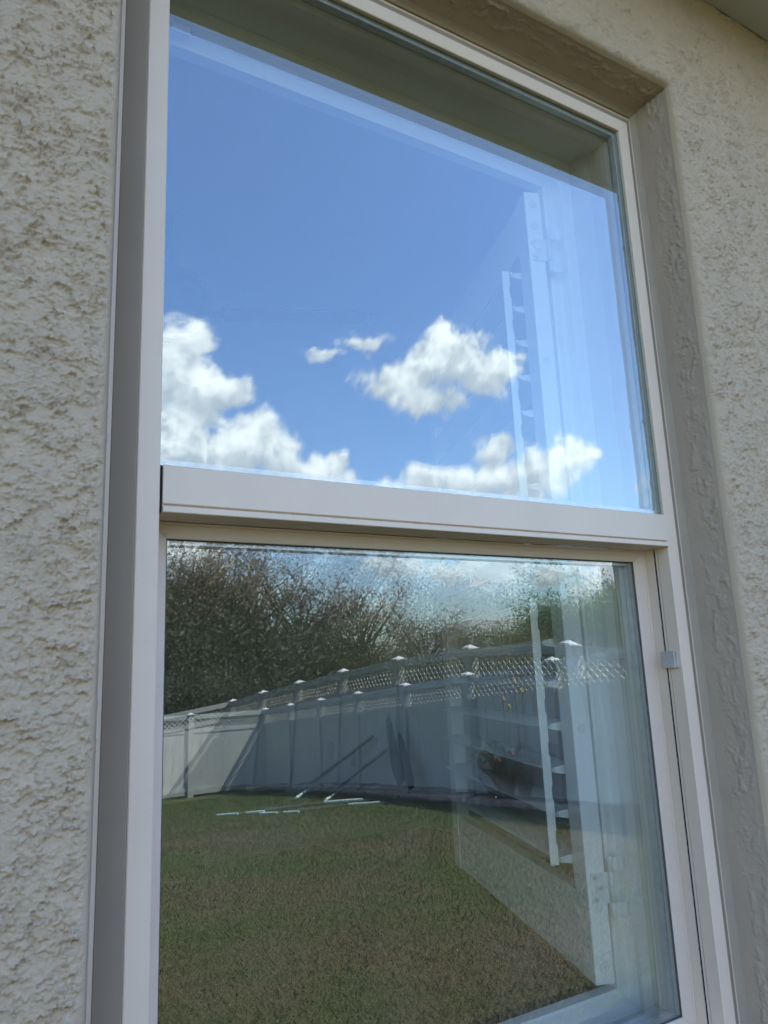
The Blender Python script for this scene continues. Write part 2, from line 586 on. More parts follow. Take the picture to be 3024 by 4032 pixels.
# ------------------------------------------------------------------ ground and lawn
xs = np.concatenate([np.linspace(-200, -12, 12), np.linspace(-11, 13, 121), np.linspace(14, 200, 12)])
ys = np.concatenate([np.linspace(-300, -62, 10), np.linspace(-60, -22, 20), np.linspace(-21, 9, 160), np.linspace(10, 120, 8)])
gx, gy = np.meshgrid(xs, ys, indexing='ij')
hz = np.where(gy > 0, -1.55, gz(np.minimum(gy, 2))) + fbm(gx / 1.7, gy / 1.7, 3) * .03
ground = from_np('ground', np.stack([gx, gy, hz], -1).reshape(-1, 3), grid_faces(len(xs), len(ys)), M['lawn'], smooth=True)
ground['kind'] = 'structure'

nb = 420000
bx = rng.uniform(-1.5, 7.0, nb)
by = -1.3 - (rng.random(nb) ** 1.5) * 14.0
bz = gz(by) + fbm(bx / 1.7, by / 1.7, 3) * .03 - .004
dist = np.hypot(bx, by)
ht = rng.uniform(.010, .034, nb)
wd = rng.uniform(.0016, .0032, nb) * (1 + dist * .08)
az = rng.uniform(0, 2 * np.pi, nb)
lean = rng.normal(0, .6, (nb, 2)) * ht[:, None]
p = np.stack([bx, by, bz], -1)
side = np.stack([np.cos(az) * wd, np.sin(az) * wd, np.zeros(nb)], -1)
tip = p + np.stack([lean[:, 0], lean[:, 1], ht], -1)
gv = np.stack([p - side, p + side, tip], 1).reshape(-1, 3)
grass = from_np('grass', gv, np.arange(nb * 3).reshape(-1, 3), M['blades'])
grass['kind'] = 'stuff'

# ------------------------------------------------------------------ stucco wall
wall = thing('stucco_wall', 'cream house wall of rough lace stucco with a recessed window opening', 'wall', (0, -D, -1.55))
RND = .017


def wall_face(xs, zs, hole=False):
    x, z = np.meshgrid(xs, zs, indexing='ij')
    dx = np.maximum(np.maximum(HX0 - x, x - HX1), 0)
    dz = np.maximum(np.maximum(HZ0 - z, z - HZ1), 0)
    d = np.hypot(dx, dz)
    h = stucco_h(x, z)
    amp = sstep(.0, .012, d - .001 + fbm(x / .015, z / .015, 2) * .008) * .85 + .15
    rnd = np.where(d < RND, RND - np.sqrt(np.maximum(RND ** 2 - (RND - np.minimum(d, RND)) ** 2, 0)), 0)
    wav = fbm(x / .05 + 4, z / .05, 2) * .0012
    y = -D + rnd - h * amp - wav * np.minimum(d / RND, 1)
    keep = None
    if hole:
        xc = (xs[:-1] + xs[1:]) / 2
        zc = (zs[:-1] + zs[1:]) / 2
        X, Z = np.meshgrid(xc, zc, indexing='ij')
        keep = ~((X > HX0) & (X < HX1) & (Z > HZ0) & (Z < HZ1))
    return np.stack([x, y, z], -1).reshape(-1, 3), grid_faces(len(xs), len(zs), keep)


def join_np(parts):
    vs, fs, o = [], [], 0
    for v, f in parts:
        vs.append(v); fs.append(f + o); o += len(v)
    return np.concatenate(vs), np.concatenate(fs)


xl = np.linspace(-.36, HX0, 225)
xm = np.concatenate([np.linspace(HX0, HX1, 300)[:-1], np.linspace(HX1, 1.45, 265)[:-1], np.linspace(1.45, 1.75, 90)])
zm = np.concatenate([np.linspace(HZ0 - .05, HZ0, 12)[:-1], np.linspace(HZ0, HZ1, 920)[:-1], np.linspace(HZ1, SOF + .01, 130)])
zl = np.concatenate([np.linspace(HZ0 - .05, -.75, 70)[:-1], np.linspace(-.75, .85, 1240)[:-1], np.linspace(.85, SOF + .01, 80)])
quads = lambda x0, x1, z0, z1: (np.array([(x0, -D - .001, z0), (x1, -D - .001, z0), (x1, -D - .001, z1), (x0, -D - .001, z1)], float), np.array([[0, 1, 2, 3]]))
v, f = join_np([wall_face(xl, zl), wall_face(xm, zm, True), quads(-7, -.36, -1.7, SOF + .01), quads(1.75, 9, -1.7, SOF + .01), quads(-.36, 1.75, -1.7, HZ0 - .05)])
v = v - np.array([0, -D, -1.55])
from_np('wall_face', v, f, M['stucco'], wall, smooth=True)


def reveal(side):
    n_d = 46
    dd = np.linspace(-D + RND, .020, n_d)
    ll = np.linspace(HZ0, HZ1, 850) if side in 'LR' else np.linspace(HX0, HX1, 500)
    d, l = np.meshgrid(dd, ll, indexing='ij')
    so = {'L': 0, 'R': 40, 'T': 80, 'B': 120}[side]
    fade = sstep(-.008, -.026, d + fbm(l / .05 + so, d / .05, 2) * .006)          # smooth caulk near the frame
    t = fbm(l / .022 + so + fbm(l / .02, d / .02, 2), d / .016 + so, 4, .55)
    u = (.0007 * sstep(.0, .10, t) + (.0056 * np.maximum(t - .0, 0)) + .0014 * fbm(l / .006 + so, d / .006, 3)) * fade * (.55 + .45 * sstep(-.15, .2, fbm(l / .12 + so, d / .08, 2)))
    u = u * sstep(-D + RND - .002, -D + RND + .012, d) + .0009 * fbm(l / .09 + so, d / .04, 2)
    u = u * sstep(-D + RND, -D + RND + .008, d) + .0122 * (d + D - RND) / (D + .016 - RND) - .0006             # the return splays in to meet the flange
    if side == 'L': P = (HX0 + u, d, l)
    if side == 'R': P = (HX1 - u, d, l)
    if side == 'T': P = (l, d, HZ1 - u)
    if side == 'B': P = (l, d, HZ0 + u)
    vv = np.stack(P, -1).reshape(-1, 3) - np.array([0, -D, -1.55])
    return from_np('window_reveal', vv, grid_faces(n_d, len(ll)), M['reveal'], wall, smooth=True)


for s in 'LRTB': reveal(s)
# rounded caulk bead between reveal and frame flange
for s in 'LRTB':
    prof = [(.0, .0164), (.0012, .0145), (.0030, .0118), (.0044, .0080), (.0050, .0050), (.0075, .0050), (.0075, .022), (.0, .022)]
    bm = mitre(HX0 + .0160, HX1 - .0160, HZ0 + .0160, HZ1 - .0160, prof, s)
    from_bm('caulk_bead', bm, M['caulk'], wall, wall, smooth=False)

# ------------------------------------------------------------------ eave
soff = thing('soffit', 'grey boarded soffit under the eave above the stucco wall', 'soffit', (0, -.46, SOF))
for k in range(3):
    y0 = -.4645 + k * .1285
    from_bm('soffit_board', nbox(-7, 9, y0, y0 + .1270, SOF, SOF + .018, bev=.0018), M['soffit'], soff, soff)
from_bm('fascia', nbox(-7, 9, -.487, -.4655, SOF - .001, SOF + .12, bev=.002), M['soffit'], soff, soff)
bm = bmesh.new()
prism(bm, [(-7.2, -.51, SOF + .124), (-7.2, 5, SOF + 2.3), (-7.2, 8.5, SOF + .9), (-7.2, 8.5, SOF + .86), (-7.2, 5, SOF + 2.24), (-7.2, -.51, SOF + .108)], (16.4, 0, 0))
from_bm('roof', bm, M['roof'], soff, soff)

# ------------------------------------------------------------------ window: thing > frame pieces, rail, upper panes, lower sash (> its own pieces)
win = thing('single_hung_window', 'pale pink-beige aluminium window with a fixed upper light over a lower sash', 'window', (0, 0, ZB))
FP = [(.0, .0012), (.0012, .0), (PF - .0012, .0), (PF, .0012), (PF, .0300), (.010, .030), (.010, .085),
      (.0, .085), (.0, .0345), (.0085, .0345), (.0085, .0305), (.0, .0305), (.0, .0262), (.0032, .0262), (.0032, .0250), (.0, .0250)]
for s, nm in (('L', 'jamb'), ('R', 'jamb'), ('T', 'head'), ('B', 'sill')):
    from_bm(nm, mitre(0, W, ZB, H, FP, s), M['frame'], win, win)
# bevelled outer trim round the frame
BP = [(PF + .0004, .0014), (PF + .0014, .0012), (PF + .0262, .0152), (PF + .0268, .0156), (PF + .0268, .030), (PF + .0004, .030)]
FL = [(PF + .0271, .0166), (PF + .0330, .0166), (PF + .0338, .0172), (PF + .0338, .030), (PF + .0271, .030)]
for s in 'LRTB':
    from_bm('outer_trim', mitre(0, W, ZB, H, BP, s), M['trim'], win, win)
    from_bm('flange', mitre(0, W, ZB, H, FL, s), M['frame'], win, win)
# meeting rail
RP = [(.0016, 0), (0, -.0014), (0, -.0468), (.0012, -.0478), (.0046, -.0482), (.0046, -.0500), (-.0014, -.0506), (-.0024, -.0516), (-.0024, -.0576), (-.0012, -.0586), (.0205, -.0586), (.0205, -.0578), (.0215, -.0578), (.0215, -.0586), (.050, -.0586), (.050, 0)]
bm = bmesh.new()
prism(bm, [(.0036, y, z) for y, z in RP], (W - .0036 - .0004, 0, 0))
from_bm('meeting_rail', bm, M['frame'], win, win)
bm = nbox(.0004, .0034, .004, .048, -.056, -.002)
from_bm('rail_gap_shade', bm, M['pile'], win, win)  # black block painting the shade in the gap at the rail's end


def pane(name, x0, x1, z0, z1, y, sag, ma, parent, root, n=48, th=.003, ay=0.0):
    u = np.linspace(-1, 1, n)
    U, V = np.meshgrid(u, u, indexing='ij')
    X = (x0 + x1) / 2 + U * (x1 - x0) / 2
    Z = (z0 + z1) / 2 + V * (z1 - z0) / 2
    Y = y + sag * (1 - U * U) * (1 - V * V) + ay * (Z - (z0 + z1) / 2)
    F = np.stack([X, Y, Z], -1).reshape(-1, 3)
    Bk = F + np.array([0, th, 0])
    q = grid_faces(n, n)
    rim = np.concatenate([np.arange(n) * n, (n - 1) * n + np.arange(1, n), np.arange(n - 2, -1, -1) * n + n - 1, np.arange(n - 2, 0, -1)])
    nn = n * n
    e = np.stack([rim, np.roll(rim, -1), np.roll(rim, -1) + nn, rim + nn], -1)
    vv = np.concatenate([F, Bk])
    ff = np.concatenate([q, q[:, ::-1] + nn, e[:, ::-1]])
    o = from_np(name, vv - np.array(root.location), ff, ma, parent, smooth=True)
    me = o.data
    me.materials.append(M['glass_back'])
    me.materials.append(M['glass_edge'])
    mi = np.zeros(len(ff), np.int32)
    mi[len(q):2 * len(q)] = 1
    mi[2 * len(q):] = 2
    me.polygons.foreach_set('material_index', mi)
    sm = np.ones(len(ff), bool)
    sm[2 * len(q):] = False
    me.polygons.foreach_set('use_smooth', sm)
    # keep front normals clean at the rim
    me.set_sharp_from_angle(angle=R(40))
    return o


pane('upper_pane', .0004, W - .0004, .0004, H - .0004, .0062, .0010, M['glass_outer'], win, win)
pane('upper_pane', .0004, W - .0004, .0004, H - .0004, .0222, .0002, M['glass_inner'], win, win)
for s in 'LRTB':
    from_bm('spacer', mitre(.0025, W - .009, .009, H - .009, [(.0, .0102), (.0, .0216), (.0075, .0216), (.0075, .0102)], s), M['spacer'], win, win)
for s in 'LRT':
    from_bm('glazing_bead', mitre(.0, W, .012, H, [(-.006, .027), (-.009, .036), (-.009, .060), (.0095, .060), (.0095, .026)], s), M['frame'], win, win)

# weather pile in the jamb grooves below the rail
for x0, x1 in ((-.0080, -.0006), (W + .0006, W + .0080)):
    bm = bmesh.new()
    for k in range(120):
        za = -.062 - k * .0068
        box(bm, x0, x1 + random.uniform(-.0004, .0008) * (1 if x0 < 0 else 0), .0309 + random.uniform(0, .0006), .0340 - random.uniform(0, .0007), za - .0069, za)
    from_bm('pile_seal', bm, M['pile'], win, win)

# lower sash
sx0, sx1, sz0, sz1 = .0245, W - .0244, -.828, -.0788
sash = from_bm('lower_sash', mitre(sx0, sx1, sz0, sz1, [(.0, .0610), (.0008, .0600), (.004, .0588), (.0195, .0540), (.0205, .0545), (.0213, .0545), (.0222, .0532), (.0242, .0528), (.0242, .092), (.0, .092)], 'B'), M['frame2'], win, win)
SP = [(.0, .0612), (.0008, .0602), (.0040, .0590), (.0193, .0542), (.0200, .0552), (.0208, .0552), (.0215, .0538), (.0239, .0530), (.0243, .0540), (.0243, .092), (.0, .092)]
TP = [(t if t < .02 else t * .84 if t < .0242 else .0203, y) for t, y in SP]
for s, nm in (('L', 'sash_stile'), ('R', 'sash_stile'), ('T', 'sash_top_rail')):
    from_bm(nm, mitre(sx0, sx1, sz0, sz1, SP if s != 'T' else [(t * .82, y) for t, y in SP], s), M['frame2'], sash, win)
pane('lower_pane', sx0 - .004, sx1 + .004, sz0 - .004, sz1 + .004, .0655, .0077, M['glass_outer'], sash, win, n=64)
pane('lower_pane', sx0 - .004, sx1 + .004, sz0 - .004, sz1 + .004, .0815, .0001, M['glass_inner'], sash, win, n=64)
for s in 'LRTB':
    from_bm('sash_spacer', mitre(sx0 + .0015, sx1 - .006, sz0 + .006, sz1 - .006, [(.0, .0695), (.0, .0808), (.0065, .0808), (.0065, .0695)], s), M['spacer'], sash, win)
    from_bm('sash_gasket', mitre(sx0, sx1, sz0, sz1, [(-.0016, .0634), (-.0010, .0622), (.0, .0618), (.0, .0648), (-.0016, .0648)], s), M['gasket'], sash, win)
# tiny specks of grit stuck to the outer glass
bm = bmesh.new()
for k in range(26):
    px, pz = random.uniform(.06, .84), random.uniform(-.80, -.12)
    u_, v_ = (px - (sx0 + sx1) / 2) / ((sx1 - sx0) / 2), (pz - (sz0 + sz1) / 2) / ((sz1 - sz0) / 2)
    py = .0655 + .0077 * (1 - u_ * u_) * (1 - v_ * v_) - .0003
    rr_ = random.choice([.0005, .0006, .0007, .0011])
    q_ = bmesh.ops.create_icosphere(bm, subdivisions=1, radius=rr_)['verts']
    for vv in q_: vv.co = Vector((px + vv.co.x * random.uniform(.8, 1.3), py + vv.co.y * .5, pz + vv.co.z))
o = from_bm('grit', bm, M['cap'], sash, win)
o['kind'] = 'stuff'
# sash stop clip on the right jamb
bm = nbox(W - .0105, W - .0002, .0075, .0350, -.2708, -.2418, bev=.0012)
box(bm, W - .0065, W - .0002, .0045, .0078, -.2700, -.2425, bev=.0008)
from_bm('sash_stop', bm, M['clip'], win, win)

# ------------------------------------------------------------------ room behind the glass
def slab(name, a, ma):
    o = from_bm(name, nbox(*a), ma)
    o['kind'] = 'structure'
    return o


ZC, ZF = 1.02, -1.60
slab('room_ceiling', (-2.5, 3.4, .185, 4.6, ZC, ZC + .1), M['ceil'])
slab('room_floor', (-2.5, 3.4, .185, 4.6, ZF - .1, ZF), M['floor'])
slab('room_wall', (-2.6, -2.5, .185, 4.6, ZF, ZC), M['drywall'])
slab('room_wall', (3.4, 3.5, .185, 4.6, ZF, ZC), M['drywall'])
slab('room_wall', (-1.6, 3.5, 4.6, 4.7, ZF, ZC), M['drywall'])
slab('room_wall', (-2.6, -1.6002, 4.6, 4.7, .50, ZC), M['drywall'])  # opening below is an unseen addition, left to let daylight brighten the room
JX0, JX1, JZ0, JZ1 = -.0005, W + .0005, -.842, .8095
slab('window_wall', (-2.6, JX0, .0865, .185, ZF, ZC), M['drywall'])
slab('window_wall', (JX1, 3.5, .0865, .185, ZF, ZC), M['drywall'])
slab('window_wall', (JX0, JX1, .0865, .185, JZ1, ZC), M['drywall'])
slab('window_wall', (JX0, JX1, .0865, .185, ZF, JZ0 - .02), M['drywall'])
ws = from_bm('window_sill', nbox(JX0 + .001, JX1 - .001, .0935, .235, JZ0 - .0195, JZ0, bev=.003), M['marble'])
ws['kind'] = 'structure'
# solid wall core behind the stucco so that no daylight leaks in
slab('wall_core', (-7, HX0 - .002, -.07, .086, -1.7, SOF), M['drywall'])
slab('wall_core', (HX1 + .002, 9, -.07, .086, -1.7, SOF), M['drywall'])
slab('wall_core', (HX0 - .002, HX1 + .002, -.068, .086, HZ1 + .002, SOF), M['drywall'])
slab('wall_core', (HX0 - .002, HX1 + .002, -.068, .086, -1.7, HZ0 - .002), M['drywall'])

# shutter frame fixed inside the opening
TH = math.atan2(.293, .805)
root = thing('window_shutter', 'white louvred shutter standing open into the room on the hinges of its white frame', 'shutter', (.7765, .150, -.787))
root.rotation_euler = (0, R(.42), -TH + math.pi / 2)
RM = Matrix.Translation(root.location) @ root.rotation_euler.to_matrix().to_4x4()


def sp(name, bm, ma):
    """a fixed piece of the shutter's frame, given in world coordinates"""
    bm.transform(RM.inverted())
    return from_bm(name, bm, ma, root)



SFP = [(.0, .158), (.004, .155), (.016, .155), (.018, .160), (.030, .160), (.032, .140), (.0665, .140), (.0665, .180), (.0, .180)]
for s in 'LRTB':
    x0_ = .067 if s != 'L' else .0355
    pr = SFP if s != 'L' else [(.0, .158), (.004, .155), (.012, .155), (.014, .140), (.035, .140), (.035, .180), (.0, .180)]
    if s in 'TB': bmf = mitre(.0355, W - .067, -.806, JZ1 - .0675, SFP, s, gap=.0003)
    else: bmf = mitre(x0_, W - .067, -.806, JZ1 - .0675, pr, s, gap=.0003)
    sp('frame_member', bmf, M['shutter'])
sp('magnet_catch', nbox(.0365, .066, .1330, .1395, .747, .762, bev=.0015), M['hinge'])
sp('catch_screw', lathe(bmesh.new(), [(.0035, .1385), (.0035, .1355), (.002, .135)], 12, 'Y', (.0715, 0, .757)), M['screw'])

# local frame: x along the panel into the room, y towards its left face, z up from the panel's foot
PH, PT, PW, SW = 1.503, .035, .855, .052


def lp(name, bm, ma, parent=None, smooth=False):
    bmesh.ops.recalc_face_normals(bm, faces=bm.faces)
    me = bpy.data.meshes.new(name)
    bm.to_mesh(me)
    bm.free()
    me.materials.append(ma)
    if smooth: me.polygons.foreach_set('use_smooth', [True] * len(me.polygons))
    return link(bpy.data.objects.new(name, me), parent or root)


lp('stile', nbox(0, SW, -PT, 0, 0, PH, bev=.0025), M['shutter'])
lp('stile', nbox(PW - SW, PW, -PT, 0, 0, PH, bev=.0025), M['shutter'])
Z0 = .787
lou = [.552 - .0768 * k + Z0 for k in range(16)]
lp('panel_rail', nbox(SW + .0006, PW - SW - .0006, -PT + .002, -.002, lou[0] + .052, PH - .001, bev=.002), M['shutter'])
lp('panel_rail', nbox(SW + .0006, PW - SW - .0006, -PT + .002, -.002, .001, lou[-1] - .052, bev=.002), M['shutter'])
LW, LT, tilt = .089, .0185, R(0)
prof = []
for k in range(20):
    a = 2 * math.pi * k / 20
    yy, zz = math.cos(a) * LW / 2, math.sin(a) * LT / 2 * (1 - .25 * abs(math.cos(a)))
    prof.append((yy * math.cos(tilt) - zz * math.sin(tilt), yy * math.sin(tilt) + zz * math.cos(tilt)))
lm = None
for z in lou:
    if lm is None:
        lm = lp('louver', prism(bmesh.new(), [(SW + .003, y - PT / 2, zz) for y, zz in prof], (PW - 2 * SW - .006, 0, 0)), M['shutter'])
        lm.location.z = z
        o = lm
    else:
        o = lm.copy(); link(o, root); o.location.z = z
    if o is lm:
        scr = lp('louver_pin', lathe(bmesh.new(), [(.0035, -.0030), (.0035, 0), (.0022, .0008)], 10, 'X', (SW + .0035 - .0055, LW / 2 - PT / 2 - .004, .0)), M['screw'], o)
    else:
        s2 = scr.copy(); link(s2, o)


def tilt_rod(za, zb, zs):
    """flat notched strip joining the louvre tips"""
    yb = LW / 2 - PT / 2
    ya = yb + .0150
    right = [(yb - .001, zb)]
    for z in zs[::-1]:
        right += [(yb - .001, z + .026), (yb + .0012, z + .026), (yb + .0012, z + .050), (yb - .001, z + .050)]
    right = [p for p in right if p[1] <= za]
    right.append((yb - .001, za))
    poly = [(ya, zb)] + right + [(ya, za)]
    bm = bmesh.new()
    prism(bm, [(SW - .0005, y, z) for y, z in poly], (.0028, 0, 0))
    return lp('tilt_rod', bm, M['shutter'])


tilt_rod(lou[0] + .007, lou[8] - .007, lou[0:9])
tilt_rod(lou[9] + .007, lou[15] - .007, lou[9:16])


def hinge(zc):
    # leaf lies on the stile's edge (x = 0 face); knuckle stands just right of it
    leaf = [(-PT - .004, .024), (-.009, .024), (-.007, .021), (-.007, .012), (-.012, .007), (-.0165, .002), (-.015, -.005), (-.009, -.010), (-.0075, -.022), (-.0095, -.025), (-PT - .004, -.025)]
    bm = bmesh.new()
    prism(bm, [(-.0016, y, zc + z) for y, z in leaf], (.0014, 0, 0))
    hg = lp('hinge', bm, M['hinge'])
    lp('hinge_barrel', lathe(bmesh.new(), [(.002, zc - .052), (.0046, zc - .050), (.0046, zc - .0255), (.0040, zc - .0252), (.0040, zc - .0248), (.0046, zc - .0245), (.0046, zc + .0235), (.0040, zc + .0238), (.0040, zc + .0242), (.0046, zc + .0245), (.0046, zc + .048), (.002, zc + .050)], 14, 'Z', (-.003, -PT - .0085, 0)), M['hinge'], hg, True)
    for y, z in ((-.0145, .0165), (-.0235, -.0005), (-.0155, -.0185)):
        lp('hinge_screw', lathe(bmesh.new(), [(.0040, -.0030), (.0036, -.0034), (.0012, -.0036)], 12, 'X', (.0012, y, zc + z)), M['screw'], hg)
    for z0_, z1_ in ((zc - .050, zc - .026), (zc + .025, zc + .047)):
        lp('hinge_leaf', nbox(-.0030, -.0012, -PT - .034, -PT - .012, z0_, z1_, bev=.0006), M['hinge'], hg)


hinge(.581 + Z0)
hinge(-.636 + Z0)
for z in (.688, .636, .336, -.078, -.371, -.667, -.760):
    bm = bmesh.new()
    lathe(bm, [(.0088, .0006), (.0088, -.0003), (.0078, -.0007), (.0074, -.0003), (.004, -.0003)], 20, 'X', (0, -.0175, z + Z0))
    lp('plug_cap', bm, M['hinge'])

# ceiling fan, seen dimly through the upper light
fx, fy = .27, 1.04
fan = thing('ceiling_fan', 'dark ceiling fan hanging in the room behind the upper pane', 'fan', (fx, fy, ZC))
from_bm('down_rod', tube(bmesh.new(), [(fx, fy, ZC), (fx, fy, ZC - .20)], [.014, .014], 10), M['fan'], fan, fan)
from_bm('motor', lathe(bmesh.new(), [(.03, ZC - .18), (.09, ZC - .20), (.115, ZC - .23), (.12, ZC - .29), (.09, ZC - .33), (.04, ZC - .35)], 24, 'Z', (fx, fy, 0)), M['fan'], fan, fan, True)
for k in range(3):
    a = R(-24 + 120 * k)
    bm = nbox(.15, .56, -.06, .06, -.004, .004, bev=.002)
    box(bm, .11, .19, -.02, .02, -.003, .006)
    bmesh.ops.rotate(bm, verts=bm.verts, cent=(0, 0, 0), matrix=Matrix.Rotation(R(11), 3, 'X'))
    bmesh.ops.rotate(bm, verts=bm.verts, cent=(0, 0, 0), matrix=Matrix.Rotation(a, 3, 'Z'))
    bmesh.ops.translate(bm, verts=bm.verts, vec=(fx, fy, ZC - .30))
    from_bm('blade', bm, M['fan'], fan, fan)

# ------------------------------------------------------------------ vinyl fence (reflected in the glass)
SPC = 1.83
C0 = Vector((6.812, -16.496, 0))
dirR = Vector((math.sin(-.0784), math.cos(-.0784), 0))
dirB = Vector((-1, 0, 0))


def cap_z(p, k, right):
    return (CAM.z - .875 + .1497 * k) if right else CAM.z - .878


def fence_run(name, label, d, n, right, k0=0):
    z0 = float(gz(C0.y))
    rt_ = thing(name, label, 'fence', (C0.x, C0.y, z0))
    nrm = Vector((-d.y, d.x, 0))
    post_me = cap_me = None
    for k in range(k0, n + 1):
        p = C0 + d * SPC * k
        ct = cap_z(p, k, right)
        gb = float(gz(p.y)) - .02
        bm = nbox(-.0635, .0635, -.0635, .0635, gb - ct, -.055)
        post = from_bm('post', bm, M['vinyl'], rt_)
        post.location = Vector((p.x, p.y, ct)) - Vector(rt_.location)
        post.rotation_euler.z = math.atan2(d.y, d.x)
        bm = nbox(-.078, .078, -.078, .078, -.060, -.035, bev=.004)
        vt = [bm.verts.new(Vector(q)) for q in ((-.068, -.068, -.0352), (.068, -.068, -.0352), (.068, .068, -.0352), (-.068, .068, -.0352), (0, 0, 0))]
        for a in range(4): bm.faces.new((vt[a], vt[(a + 1) % 4], vt[4]))
        if cap_me is None:
            c = from_bm('post_cap', bm, M['cap'], post)
            cap_me = c.data
        else:
            bm.free()
            link(bpy.data.objects.new('post_cap', cap_me), post)
    def racked(x0, x1, y0, y1, za, zb, za2, zb2, bm):
        vs = [bm.verts.new(q) for q in ((x0, y0, za), (x1, y0, za2), (x1, y1, za2), (x0, y1, za), (x0, y0, zb), (x1, y0, zb2), (x1, y1, zb2), (x0, y1, zb))]
        for f in ((0, 3, 2, 1), (4, 5, 6, 7), (0, 1, 5, 4), (1, 2, 6, 5), (2, 3, 7, 6), (3, 0, 4, 7)): bm.faces.new([vs[i] for i in f])
    for k in range(k0, n):
        p, q = C0 + d * SPC * k, C0 + d * SPC * (k + 1)
        ta, tb = cap_z(p, k, right), cap_z(q, k + 1, right)
        ga, gb = float(gz(p.y)) + .05, float(gz(q.y)) + .05
        L = SPC
        def fin(nm, bm, ma=M['vinyl']):
            o = from_bm(nm, bm, ma, rt_)
            o.location = Vector((p.x, p.y, 0)) - Vector((rt_.location.x, rt_.location.y, rt_.location.z))
            o.rotation_euler.z = math.atan2(d.y, d.x)
            return o
        x0, x1 = .064, L - .064
        for (a, b, hw) in ((-.150, -.050, .025), (-.455, -.365, .025)):
            bm = bmesh.new(); racked(x0, x1, -hw, hw, ta + a, ta + b, tb + a, tb + b, bm); fin('rail', bm)
        bm = bmesh.new(); racked(x0, x1, -.025, .025, ga, ga + .14, gb, gb + .14, bm); fin('rail', bm)
        nbd = 10
        bm = bmesh.new()
        for j in range(nbd):
            s0, s1 = j / nbd, (j + 1) / nbd
            e = .003
            lerp = lambda u, a, b: a + (b - a) * u
            racked(x0 + (x1 - x0) * s0 + e, x0 + (x1 - x0) * s1 - e, -.011, .011, lerp(s0, ga, gb) + .1405, lerp(s0, ta, tb) - .4555, lerp(s1, ga, gb) + .1405, lerp(s1, ta, tb) - .4555, bm)
        racked(x0, x1, -.006, .006, ga + .1405, ta - .4555, gb + .1405, tb - .4555, bm)
        o = fin('board', bm); o['kind'] = 'stuff'
        # lattice: two layers of crossing slats
        bm = bmesh.new()
        zt, zb_ = -.150, -.365
        hh = zt - zb_
        pitch, sw = .105, .020
        for lay, sgn in ((.004, 1), (-.004, -1)):
            s = -hh
            while s < (x1 - x0):
                a0, a1 = s, s + hh
                u0, u1 = max(a0, 0), min(a1, x1 - x0)
                if u1 - u0 > .02:
                    f0, f1 = (u0 - a0) / hh, (u1 - a0) / hh
                    if sgn < 0: f0, f1 = 1 - f0, 1 - f1
                    A_ = (x0 + u0, zb_ + f0 * hh + ta + (tb - ta) * (u0 / L))
                    B_ = (x0 + u1, zb_ + f1 * hh + ta + (tb - ta) * (u1 / L))
                    vs = [bm.verts.new(qq) for qq in ((A_[0] - sw * .7, lay - .0035, A_[1]), (A_[0] + sw * .7, lay - .0035, A_[1]), (B_[0] + sw * .7, lay - .0035, B_[1]), (B_[0] - sw * .7, lay - .0035, B_[1]),
                                                     (A_[0] - sw * .7, lay + .0035, A_[1]), (A_[0] + sw * .7, lay + .0035, A_[1]), (B_[0] + sw * .7, lay + .0035, B_[1]), (B_[0] - sw * .7, lay + .0035, B_[1]))]
                    for f in ((0, 3, 2, 1), (4, 5, 6, 7), (0, 1, 5, 4), (1, 2, 6, 5), (2, 3, 7, 6), (3, 0, 4, 7)): bm.faces.new([vs[i] for i in f])
                s += pitch
        o = fin('lattice', bm); o['kind'] = 'stuff'
    return rt_


fence_run('vinyl_fence', 'white vinyl lattice-top fence running down the side of the lawn, in shade', dirR, 8, True)
fence_run('vinyl_fence', 'white vinyl lattice-top fence across the back of the lawn, in sun', dirB, 9, False, 1)
bk = [o for o in COL.objects if o.name == 'vinyl_fence.001'][0]
# the first back panel joins the corner post
def first_back():
    o = None
fb = fence_run('vinyl_fence', 'short back fence panel meeting the corner post', dirB, 1, False, 0)
# fold it into the back run so that the run is one thing
for ch in list(fb.children):
    if ch.name.startswith('post'):
        for g in list(ch.children): bpy.data.objects.remove(g)
        bpy.data.objects.remove(ch)
    else:
        ch.parent = bk
bpy.data.objects.remove(fb)

# ------------------------------------------------------------------ things in the yard (reflected)
def gpt(x, y, h=0.0): return Vector((x, y, float(gz(y)) + h))


PIPE = [((3.72, -9.02), (3.88, -8.80)), ((3.93, -8.70), (4.07, -8.53)), ((5.74, -10.73), (4.89, -9.42)), ((4.79, -8.49), (5.09, -8.16))]
for i, (a, b) in enumerate(PIPE):
    A_, B_ = gpt(*a, .03), gpt(*b, .03 + (.02 if i == 2 else 0))
    bm = tube(bmesh.new(), [A_, A_.lerp(B_, .5), B_], [.019] * 3, 10)
    o = from_bm('plastic_pipe', bm, M['pvc'])
    tag(o, ['short pale green pipe end lying farthest left on the grass', 'pale green pipe piece lying just beyond the leftmost one', 'longest pale green pipe pointing to the corner of the fence', 'pale green pipe lying nearest the mulch bed'][i], 'pipe', 'pale pipes on the grass')
ROD = [((3.86, -8.82), (4.60, -8.62)), ((5.09, -8.16), (5.24, -8.00)), ((4.2, -8.9), (5.2, -8.3))]
for i, (a, b) in enumerate(ROD):
    o = from_bm('dark_rod', tube(bmesh.new(), [gpt(*a, .02), gpt(*b, .02)], [.017, .017], 8), M['pole'])
    tag(o, ['dark rod lying across the grass between the leftmost pipes', 'dark rod tip lying at the end of the pipe by the mulch', 'dark rod lying behind the pipes on the grass'][i], 'rod', 'dark rods on the grass')
o = from_bm('dark_pole', tube(bmesh.new(), [(6.18, -9.75, -1.58), (6.05, -10.6, -2.02), (5.98, -11.4, -2.42)], [.028, .028, .028], 8), M['pole'])
tag(o, 'long dark pole leaning along the side fence', 'pole')
